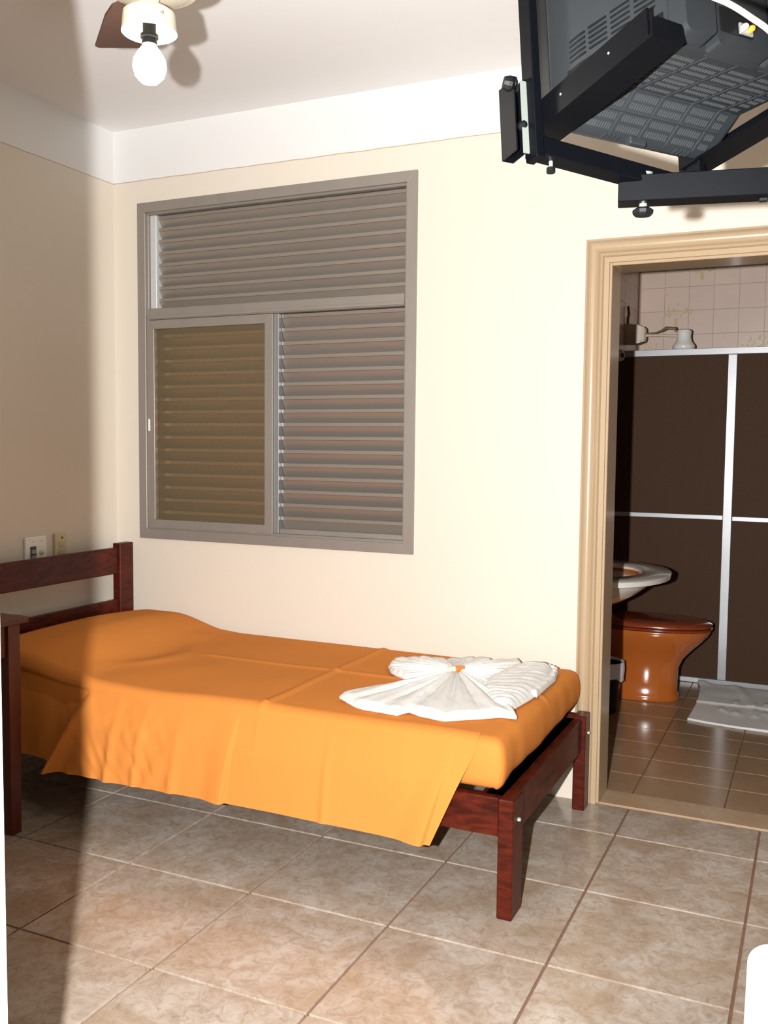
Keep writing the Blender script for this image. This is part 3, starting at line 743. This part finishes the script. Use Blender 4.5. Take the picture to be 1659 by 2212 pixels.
for x in (-0.229, 0.118):
    bm = bmesh.new(); s = -1 if x < 0 else 1
    box(bm, x - .008, x + .008, -0.012, 0.020, -0.016, 0.42, bevel=.0015)
    up_ = mp('upright', bm)
    bm = bmesh.new(); xo = x + s * 0.020
    box(bm, xo - .011, xo - .008, -.045, -.002, 0.0, .125); box(bm, xo + .008, xo + .011, -.045, -.002, 0.0, .125); box(bm, xo - .011, xo + .011, -.047, -.044, 0.0, .125)
    mp('channel', bm)
    mp('channel_strip', B(xo - s * .012 if s > 0 else xo + .001, xo - .001 if s > 0 else xo + .012, -.0015, .001, -0.004, .120), mat('pale_strip', (.17, .19, .175, 1), .5, vary=.1))
    k_ = mp('clamp_knob', LA([(0, .024), (.010, .023), (.013, .015), (.013, .004), (.007, 0), (0, 0)], (xo + .002, -.012, .118), n=12, axis=(s, -.3, .2)), TVD)
    mp('bolt', LA([(0, .012), (.006, .010), (.008, .004), (.008, 0), (0, 0)], (xo + .004, -.008, .045), n=12, axis=(0, 1, 0)), TVD)
for x in (-0.195,):
    mp('screw', CY(XB @ Vector((x, 0, -0.008)), XB @ Vector((x, 0, -0.020)), 0.0035, n=10), ZINC); mp('screw_head', CY(XB @ Vector((x, 0, -0.020)), XB @ Vector((x, 0, -0.027)), 0.0075, n=14), TVD)
for y, z in ((0.10, .043), (0.22, .043)): mp('rivet', LA([(0, .0012), (.0016, .001), (.0022, 0)], (-0.221, y - .03, z + .022), n=8, axis=(-1, 0, 0)), ZINC)
# swivel arm in world coordinates: level, running to the right wall
aa = math.radians(11); ad = Vector((math.cos(aa), math.sin(aa), 0)); an = Vector((-ad.y, ad.x, 0))
A0 = pix(1390, 414, 1.65)
AM = Matrix.Identity(4)
for i in range(3):
    AM[i][0] = ad[i]; AM[i][1] = an[i]; AM[i][2] = (0, 0, 1)[i]; AM[i][3] = A0[i]
Larm = (XR - A0.x) / ad.x - 0.018
bm = bmesh.new(); box(bm, -0.043, Larm, -0.024, 0.024, -0.021, 0.024, bevel=0.0015, mtx=AM); obj('swivel_arm', bm, BLACK, mount)
bm = bmesh.new(); cyl(bm, AM @ Vector((0, 0, 0.0235)), AM @ Vector((0, 0, 0.031)), 0.016, n=20); obj('washer', bm, ZINC, mount)
bm = bmesh.new(); cyl(bm, AM @ Vector((0, 0, -0.021)), AM @ Vector((0, 0, -0.034)), 0.007, n=10); obj('pivot_nut', bm, ZINC, mount)
bm = bmesh.new()
lathe(bm, [(0, -0.042), (.014, -.042), (.0175, -.038), (.018, -.032), (.012, -.028), (0, -.028)], A0, n=10); obj('pivot_knob', bm, TVD, mount)
bm = bmesh.new(); box(bm, 0.19, 0.204, -0.006, 0.006, -0.027, -0.021, mtx=AM, bevel=.001); obj('grub_screw', bm, TVD, mount)
obj('wall_plate', B(XR - 0.02, XR - 0.001, A0.y + Larm * ad.y - .06, A0.y + Larm * ad.y + .06, A0.z - .11, A0.z + .11, bevel=.003), BLACK, mount)

TM = TM @ Matrix.Translation((.025, -.03, .021))
tv = tag(empty('television', PV, matrix=TM.copy()), 'black tube television seen from behind and below on wall bracket', 'television')
def tp(name, bm, mt=TVP, parent=None, **k): return obj(name, bm, mt, parent or tv, local=True, **k)
def rrect(y, x0, x1, z0, z1, r, zb=None):
    pts = []
    for cx, cz, a0 in ((x1 - r, z0 + r, -90), (x1 - r, z1 - r, 0), (x0 + r, z1 - r, 90), (x0 + r, z0 + r, 180)):
        for k in range(5):
            a = math.radians(a0 + 22.5 * k); pts.append(Vector((cx + r * math.cos(a), y, cz + r * math.sin(a))))
    return pts
# shell: front part with bottom rising to a crease, then the rear body
tp('cabinet', loft([rrect(.040, -.220, .112, .024, .352, .012), rrect(.055, -.228, .120, .026, .358, .016), rrect(.125, -.226, .118, .066, .352, .012), rrect(.215, -.212, .104, .047, .335, .014), rrect(.292, -.196, .088, .030, .300, .016)]), smooth=30)
tp('front_bezel', loft([rrect(-.006, -.212, .104, .052, .350, .02), rrect(.0, -.218, .112, .046, .356, .02), rrect(.036, -.219, .112, .036, .356, .016), rrect(.0405, -.215, .108, .036, .350, .012)]), TVD, smooth=30)
SCR = mat('dark_screen_glass', (0.02, 0.024, 0.022, 1), 0.08)
tp('screen', loft([rrect(-.0065, -.185, .077, .085, .325, .03), rrect(-.011, -.170, .062, .10, .31, .03)]), SCR, smooth=40)
# lower rear housings with the jack recess
tp('rear_housing', loft([rrect(.285, -.196, -.132, .033, .20, .012), rrect(.322, -.190, -.134, .036, .19, .012)]), smooth=40)
tp('rear_housing', loft([rrect(.285, -.128, -.025, .030, .155, .006), rrect(.318, -.128, -.028, .031, .150, .006)]), TVP, smooth=40)
tp('rear_housing', loft([rrect(.285, -.022, .085, .030, .19, .008), rrect(.335, -.022, .080, .034, .18, .008)]), smooth=40)
tp('neck_cover', loft([rrect(.288, -.15, .045, .17, .285, .03), rrect(.37, -.11, .005, .185, .26, .03)]), TVD, smooth=40)
jp = tp('jack_panel', B(-.124, -.062, .3182, .3195, .050, .088, bevel=.0004), TVD)
obj('jack_plate', B(-.090, -.064, .3195, .3235, .052, .069, bevel=.001), ZINC, jp, local=True)
for x, c in ((-.084, mat('white_jack', (.75, .75, .72, 1), .3)), (-.071, mat('yellow_jack', (.72, .38, .03, 1), .3))):
    obj('jack', LA([(0, .008), (.0030, .008), (.0045, .006), (.0045, 0), (0, 0)], (x, .3235, .0605), n=12, axis=(0, 1, 0)), c, jp, local=True)
tp('latch', B(-.185, -.170, .300, .326, .105, .118, bevel=.002))
bm = bmesh.new()
for z in (.152, .162): box(bm, -.165, -.140, .3225, .3245, z, z + .004)
tp('rear_vents', bm, TVD)
# bottom: raised ribs forming panels, and rows of slots
def zbot(y):
    if y < .055: return .026
    if y < .125: return .026 + (y - .055) / .07 * .040
    if y < .215: return .066 - (y - .125) / .09 * .019
    return .047 - (y - .215) / .077 * .017
def strip_bottom(x, xa, ya_, xb, yb_, wdt, hgt, bm, seg=8):
    d = Vector((xb - xa, yb_ - ya_)); n = Vector((-d.y, d.x)).normalized() * wdt / 2
    prev = None
    for i in range(seg + 1):
        t = i / seg; px, py = xa + d.x * t, ya_ + d.y * t; z = zbot(py)
        q = [bm.verts.new((px + n.x, py + n.y, z + .001)), bm.verts.new((px - n.x, py - n.y, z + .001)), bm.verts.new((px - n.x * .6, py - n.y * .6, z - hgt)), bm.verts.new((px + n.x * .6, py + n.y * .6, z - hgt))]
        if prev:
            for a in range(4): bm.faces.new((prev[a], prev[(a + 1) % 4], q[(a + 1) % 4], q[a]))
        prev = q
cols = [-.175, -.115, -.055, .005, .065]
for x in cols:
    bm = bmesh.new(); strip_bottom(0, x, .050, x, .284, .005, .0016, bm, 24); bmesh.ops.recalc_face_normals(bm, faces=bm.faces[:]); tp('bottom_rib', bm)
for y, wd in ((.092, .006), (.125, .006), (.21, .003)):
    bm = bmesh.new(); strip_bottom(0, -.200, y, .092, y, wd, .0018, bm, 2); bmesh.ops.recalc_face_normals(bm, faces=bm.faces[:]); tp('bottom_rib', bm)
bm = bmesh.new()
for y0 in (.062, .078, .098, .112, .140, .162, .179, .194, .220, .238, .256):
    for cx in [-.205] + cols:
        for k in range(10):
            x = cx + .008 + k * .0048
            if x > .09: continue
            a = [(x - .0007, y0), (x + .0007, y0), (x + .0007, y0 + .009), (x - .0007, y0 + .009)]
            f = [bm.verts.new((p, q, zbot(q) - .0012 - (.0010 if q == y0 else 0))) for p, q in a]; bm.faces.new(f)
            t_ = [bm.verts.new((p, q, zbot(q) + .001)) for p, q in a]
            for i in range(4): bm.faces.new((f[i], f[(i + 1) % 4], t_[(i + 1) % 4], t_[i]))
bmesh.ops.recalc_face_normals(bm, faces=bm.faces[:])
sl = tp('bottom_slots', bm, mat('slot_plastic', (0.042, 0.045, 0.048, 1), 0.4)); sl['kind'] = 'stuff'
tp('bottom_clip', B(-.075, -.040, .046, .060, .015, .028, bevel=.002))
for x in (-.125, .03):
    bm = bmesh.new()
    for k in range(4): box(bm, x + k * .009, x + k * .009 + .004, .042, .056, .0215, .030)
    tp('front_gusset', bm)
# side vents and the long dark strip (left side, slopes inward with depth)
def side_x(y):
    if y < .135: return -.228 + (y - .055) / .08 * .002
    if y < .215: return -.226 + (y - .135) / .08 * .014
    return -.212 + (y - .215) / .077 * .016
def side_patch(bm, y0, y1, z0, z1, slope=0.0, off=.0008, n=6):
    for i in range(n):
        a, c = y0 + (y1 - y0) * i / n, y0 + (y1 - y0) * (i + 1) / n
        za = slope * (a - y0); zc = slope * (c - y0)
        v = [(side_x(a) - off, a, z0 + za), (side_x(c) - off, c, z0 + zc), (side_x(c) - off, c, z1 + zc), (side_x(a) - off, a, z1 + za)]
        v2 = [(p[0] + .002, p[1], p[2]) for p in v]
        A = [bm.verts.new(p) for p in v]; E = [bm.verts.new(p) for p in v2]
        bm.faces.new(A); bm.faces.new(E[::-1])
        for q in range(4): bm.faces.new((A[q], E[q], E[(q + 1) % 4], A[(q + 1) % 4]))
    bmesh.ops.recalc_face_normals(bm, faces=bm.faces[:])
bm = bmesh.new(); side_patch(bm, .098, .285, .074, .086, -.03, .0015); tp('side_strip', bm, TVD)
for gx in range(4):
    for r in range(5):
        bm = bmesh.new(); y0 = .105 + gx * .044
        side_patch(bm, y0, y0 + .036, .096 + r * .0085, .0995 + r * .0085, -.03, .0006, 3); tp('side_vent', bm, TVD)
cable = tag(obj('antenna_cable', bmesh.new(), None), 'pale coaxial cable plugged into the back of the television', 'cable')
bpy.data.objects.remove(cable)
cable = tag(empty('antenna_cable', TM @ Vector((-.142, .323, .125))), 'pale coaxial cable plugged into the back of the television', 'cable')
bm = bmesh.new(); q0 = TM @ Vector((-.148, .322, .128)); q1 = TM @ Vector((-.146, .352, .158)); cyl(bm, q0, q1, .0060, .0050, n=14); obj('connector', bm, ZINC, cable, smooth=40)
ctrl = [q1, TM @ Vector((-.142, .376, .200)), pix(1490, -45, 1.16), pix(1530, -12, 1.14), pix(1575, 8, 1.13), pix(1620, 36, 1.13), pix(1672, 76, 1.14), pix(1740, 160, 1.2), pix(1790, 260, 1.28)]
pts = []
for i in range(len(ctrl) - 1):
    p0, p1_, p2_, p3 = ctrl[max(i - 1, 0)], ctrl[i], ctrl[i + 1], ctrl[min(i + 2, len(ctrl) - 1)]
    for k in range(8):
        t = k / 8; pts.append(0.5 * ((2 * p1_) + (p2_ - p0) * t + (2 * p0 - 5 * p1_ + 4 * p2_ - p3) * t * t + (3 * p1_ - p0 - 3 * p2_ + p3) * t ** 3))
pts.append(ctrl[-1])
bm = bmesh.new(); tube(bm, pts, 0.0036); obj('lead', bm, mat('pale_cable_sheath', (0.72, 0.66, 0.52, 1), 0.4), cable, smooth=180)

# ------------------------------------------------------------------ bathroom fittings
SY = 2.12
shw = tag(empty('shower_screen', (2.5, SY, 0)), 'brown acrylic shower screen in bright aluminium frame across the bathroom', 'shower screen')
PANEL = mat('brown_acrylic', (0.058, 0.026, 0.010, 1), 0.6, spec=0.2, bump=0.25, bscale=500, vary=0.15, vscale=150)
obj('top_rail', B(BX0 + .002, BX1 - .002, SY - .025, SY + .025, 1.868, 1.905, bevel=.002), BRIGHT, shw)
obj('bottom_rail', B(BX0 + .002, BX1 - .002, SY - .025, SY + .025, 0.001, 0.030, bevel=.002), BRIGHT, shw)
obj('post', B(2.523, 2.572, SY - .03, SY + .012, 0.030, 1.868, bevel=.003), BRIGHT, shw)
obj('middle_rail', B(BX0 + .01, 2.523, SY - .015, SY + .006, 0.942, 0.968, bevel=.002), BRIGHT, shw)
obj('middle_rail', B(2.572, BX1 - .01, SY - .015, SY + .006, 0.938, 0.964, bevel=.002), BRIGHT, shw)
for x0, x1 in ((BX0 + .004, 2.523), (2.572, BX1 - .004)):
    for z0, z1 in ((.030, .942 if x0 < 2 else .938), (.968 if x0 < 2 else .964, 1.868)): obj('panel', B(x0, x1, SY - .004, SY + .002, z0, z1), PANEL, shw)
# electric shower
es = tag(empty('electric_shower', (BX0, 2.4, 2.0)), 'white electric shower head on an arm above the brown screen', 'shower')
EY2 = 2.40
SHB = mat('ivory_plastic', (0.68, 0.58, 0.44, 1), 0.3, vary=0.04)
obj('switch_box', loft([[(BX0 + .001, EY2 + a, b2) for a, b2 in ((-.045, 1.975), (.045, 1.975), (.045, 2.095), (-.045, 2.095))], [(BX0 + .075, EY2 + a, b2) for a, b2 in ((-.045, 1.972), (.045, 1.972), (.045, 2.085), (-.045, 2.085))], [(BX0 + .115, EY2 + a, b2) for a, b2 in ((-.032, 1.985), (.032, 1.985), (.032, 2.07), (-.032, 2.07))], [(BX0 + .122, EY2 + a, b2) for a, b2 in ((-.02, 2.0), (.02, 2.0), (.02, 2.055), (-.02, 2.055))]]), SHB, es, smooth=30)
obj('screw', CY((BX0 + .095, EY2 - .042, 1.990), (BX0 + .095, EY2 - .050, 1.990), .008, n=10), BRIGHT, es)
bm = bmesh.new(); tube(bm, [(BX0 + .115, EY2, 2.022), (2.10, EY2, 2.020), (2.205, EY2, 2.013)], .0085); obj('arm', bm, SHB, es, smooth=60)
bm = bmesh.new(); tube(bm, [(BX0 + .115, EY2, 2.032), (2.08, EY2, 2.036), (2.115, EY2, 2.048), (2.14, EY2 - .004, 2.062), (2.165, EY2, 2.060), (2.190, EY2, 2.058), (2.196, EY2, 2.040)], [.005, .005, .007, .010, .009, .009, .007]); obj('wire_loom', bm, mat('brown_loom', (.20, .12, .09, 1), .3), es, smooth=60)
obj('head', LA([(0, 2.050), (.030, 2.050), (.040, 2.044), (.044, 2.034), (.044, 2.026), (.041, 2.024), (.041, 1.998), (.047, 1.976), (.060, 1.960), (.065, 1.950), (.064, 1.936), (.058, 1.928), (0, 1.928)], (2.243, EY2, 0), n=36), mat('shower_white', (.88, .86, .82, 1), .25), es, smooth=35)
bm = bmesh.new(); tube(bm, [(BX0 + .012, EY2 - .01, 2.095), (BX0 + .012, EY2 - .01, 2.13), (BX0 + .02, EY2 - .02, 2.15), (BX0 + .012, EY2 - .01, 2.20)], .008); obj('inlet_pipe', bm, mat('dull_brass', (.22, .14, .05, 1), .45, .3), es, smooth=60)
ft = tag(empty('wall_fitting', (BX0, 1.96, 1.87)), 'small white round fitting with dark hole beside the shower rail', 'fitting')
obj('stem', CY((BX0 + .0005, 1.96, 1.866), (BX0 + .050, 1.96, 1.866), .012, n=16), SHB, ft, smooth=40)
obj('cap', LA([(0, .020), (.026, .020), (.033, .013), (.033, 0), (0, 0)], (BX0 + .050, 1.96, 1.866), n=24, axis=(1, -.5, 0)), SHB, ft, smooth=40)
obj('socket_hole', LA([(0, .0225), (.014, .0225), (.014, .020), (0, .020)], (BX0 + .050, 1.96, 1.866), n=20, axis=(1, -.5, 0)), TVD, ft)

# toilet
TYc = 1.665
tl = tag(empty('toilet', (2.2, TYc, 0)), 'caramel brown toilet with closed lid behind the sink', 'toilet')
def oval(z, x0, x1, hw, n=40, back=0.35, sq=2.3):
    pts = []; cx = x0 + (x1 - x0) * back
    for k in range(n):
        a = 2 * math.pi * k / n; ca, sa = math.cos(a), math.sin(a)
        ex = (x1 - cx) if ca > 0 else (cx - x0)
        pts.append(Vector((cx + ex * math.copysign(abs(ca) ** (2 / sq), ca), TYc + hw * math.copysign(abs(sa) ** (2 / sq), sa), z)))
    return pts
obj('pedestal', loft([oval(z, a, c, h) for z, a, c, h in ((0.001, 1.99, 2.372, .120), (.006, 1.985, 2.376, .123), (.030, 1.99, 2.370, .118), (.040, 2.00, 2.362, .112), (.12, 2.0, 2.362, .108), (.18, 1.99, 2.368, .108), (.225, 1.97, 2.388, .118), (.27, 1.955, 2.428, .138), (.32, 1.945, 2.478, .162), (.355, 1.94, 2.508, .176), (.380, 1.94, 2.520, .182), (.386, 1.945, 2.515, .178))]), BROWNC, tl, smooth=50)
obj('seat', loft([oval(z, a, c, h) for z, a, c, h in ((.389, 1.965, 2.520, .180), (.391, 1.96, 2.528, .185), (.400, 1.96, 2.530, .186), (.402, 1.965, 2.524, .182))]), BROWNLID, tl, smooth=50)
obj('lid', loft([oval(z, a, c, h) for z, a, c, h in ((.404, 1.965, 2.522, .181), (.407, 1.96, 2.530, .186), (.420, 1.96, 2.530, .186), (.430, 1.97, 2.515, .175), (.437, 1.99, 2.47, .14), (.440, 2.05, 2.38, .08))]), BROWNLID, tl, smooth=50)
obj('flush_pipe', CY((BX0 + .003, TYc, .36), (1.95, TYc, .36), .022, n=16), BROWNC, tl, smooth=40)

# sink
SZ = 0.752; SCY = 1.06
sk = tag(empty('sink', (BX0, SCY, 0.6)), 'white wall sink with brown bowl just inside the bathroom door', 'sink')
def ring(z, rx, ry, n=56, cx=2.03):
    return [Vector((max(BX0 + .004, cx + rx * math.copysign(abs(math.cos(2 * math.pi * k / n)) ** .92, math.cos(2 * math.pi * k / n))), SCY + ry * math.sin(2 * math.pi * k / n), z)) for k in range(n)]
bm = loft([ring(SZ - .030, .345, .435), ring(SZ - .026, .358, .448), ring(SZ - .004, .362, .452), ring(SZ, .356, .446), ring(SZ, .235, .262), ring(SZ - .006, .225, .252), ring(SZ - .014, .222, .250), ring(SZ - .030, .232, .262)], cap=False)
obj('rim', bm, CERAM, sk, smooth=40)
obj('bowl', loft([ring(SZ - .014, .2235, .2515), ring(SZ - .05, .212, .238), ring(SZ - .10, .16, .18), ring(SZ - .13, .05, .06)], cap=False), BROWNC, sk, smooth=60)
obj('under_bowl', loft([ring(SZ - .0305, .285, .322), ring(SZ - .06, .262, .30), ring(SZ - .11, .20, .235), ring(SZ - .155, .12, .14), ring(SZ - .17, .05, .06)]), CERAM, sk, smooth=60)
obj('back_ledge', loft([[Vector((BX0 + .003 + a, SCY + q, SZ + .0005 + z)) for a, q in ((0, -.38), (.10, -.36), (.125, -.30), (.125, .30), (.10, .36), (0, .38))] for z in (0, .045)]), CERAM, sk, smooth=30)
bm = bmesh.new(); tube(bm, [(2.03, SCY, .60), (2.03, SCY, .50), (2.0, SCY, .47), (BX0 + .005, SCY, .47)], .018); obj('drain_trap', bm, WHITEP, sk, smooth=60)

# waste bin with white bag
wb = tag(empty('waste_bin', (2.040, 1.28, 0)), 'dark waste bin lined with white bag in front of toilet', 'bin')
obj('bucket', LA([(0, .001), (.075, .001), (.078, .01), (.095, .245), (.099, .25), (.092, .25), (.075, .02), (0, .012)], (2.040, 1.28, 0), n=28), TVD, wb, smooth=40)
bm = bmesh.new(); n = 36; rows = []
for j, (r, z) in enumerate(((.090, .18), (.092, .255), (.104, .262), (.108, .235), (.106, .20), (.104, .175))):
    rows.append([bm.verts.new((2.040 + (r + .006 * noise1(k * .9, j)) * math.cos(2 * math.pi * k / n), 1.28 + (r + .006 * noise1(k * .9, j)) * math.sin(2 * math.pi * k / n), z + (.03 * (noise1(k * .5, 20) - .5) if j > 2 else 0))) for k in range(n)])
for a, c in zip(rows, rows[1:]):
    for k in range(n): bm.faces.new((a[k], a[(k + 1) % n], c[(k + 1) % n], c[k]))
obj('bag', bm, mat('white_bag_film', (.72, .70, .74, 1), .4, vary=.04), wb, smooth=70)

# bath mat
MATB = [(2.434, 2.075), (2.462, 1.275), (3.05, 1.255), (3.05, 2.03)]
bm = bmesh.new(); NXm, NYm = 90, 90; V = []
marks = []
rm = random.Random(11)
for r_, (y0, x0, nlet) in enumerate(((1.68, 2.655, 4), (1.50, 2.61, 5))):
    for k in range(nlet):
        cx = x0 + k * .075
        for q in range(3):
            marks.append((cx + rm.uniform(-.022, .022), y0 + rm.uniform(-.045, .045), rm.choice((.008, .022)), rm.choice((.03, .045))))
for i in range(NXm + 1):
    row = []
    for j in range(NYm + 1):
        s, t = i / NXm, j / NYm
        x = (MATB[1][0] * (1 - t) + MATB[0][0] * t) * (1 - s) + 3.05 * s; y = (MATB[1][1] * (1 - s) + MATB[2][1] * s) * (1 - t) + (MATB[0][1] * (1 - s) + MATB[3][1] * s) * t
        y -= 0.02 * smooth(.0, .5, s) * (1 - t) - .012 * (1 - t) * gauss(s, 0, .1); x += .018 * math.sin(t * 3.1) * (1 - s) - .012 * (1 - s) * gauss(t, 1, .06)
        z = 0.010 + .004 * noise2(x * 9, y * 9, 3) + .010 * gauss(y, 1.63, .016) + .007 * gauss(s + .3 * t, .62, .05) * t + .012 * gauss(x - 2.45, 0, .03) * gauss(t, 1, .08)
        for mx_, my_, sa_, sb_ in marks:
            if abs(x - mx_) < .06 and abs(y - my_) < .12: z += .0045 * gauss(x, mx_, sa_) * gauss(y, my_, sb_)
        row.append(bm.verts.new((x, y, z)))
    V.append(row)
for i in range(NXm):
    for j in range(NYm): bm.faces.new((V[i][j], V[i + 1][j], V[i + 1][j + 1], V[i][j + 1]))
rim = [V[i][0] for i in range(NXm + 1)] + [V[NXm][j] for j in range(1, NYm + 1)] + [V[i][NYm] for i in range(NXm - 1, -1, -1)] + [V[0][j] for j in range(NYm - 1, 0, -1)]
low = [bm.verts.new((v.co.x, v.co.y, .0008)) for v in rim]
for i in range(len(rim)):
    j = (i + 1) % len(rim); bm.faces.new((rim[i], low[i], low[j], rim[j]))
bm.faces.new(low)
bmesh.ops.recalc_face_normals(bm, faces=bm.faces[:])
tag(obj('bath_mat', bm, TERRY, None, smooth=180), 'white embossed bath mat lying before the shower screen', 'bath mat')
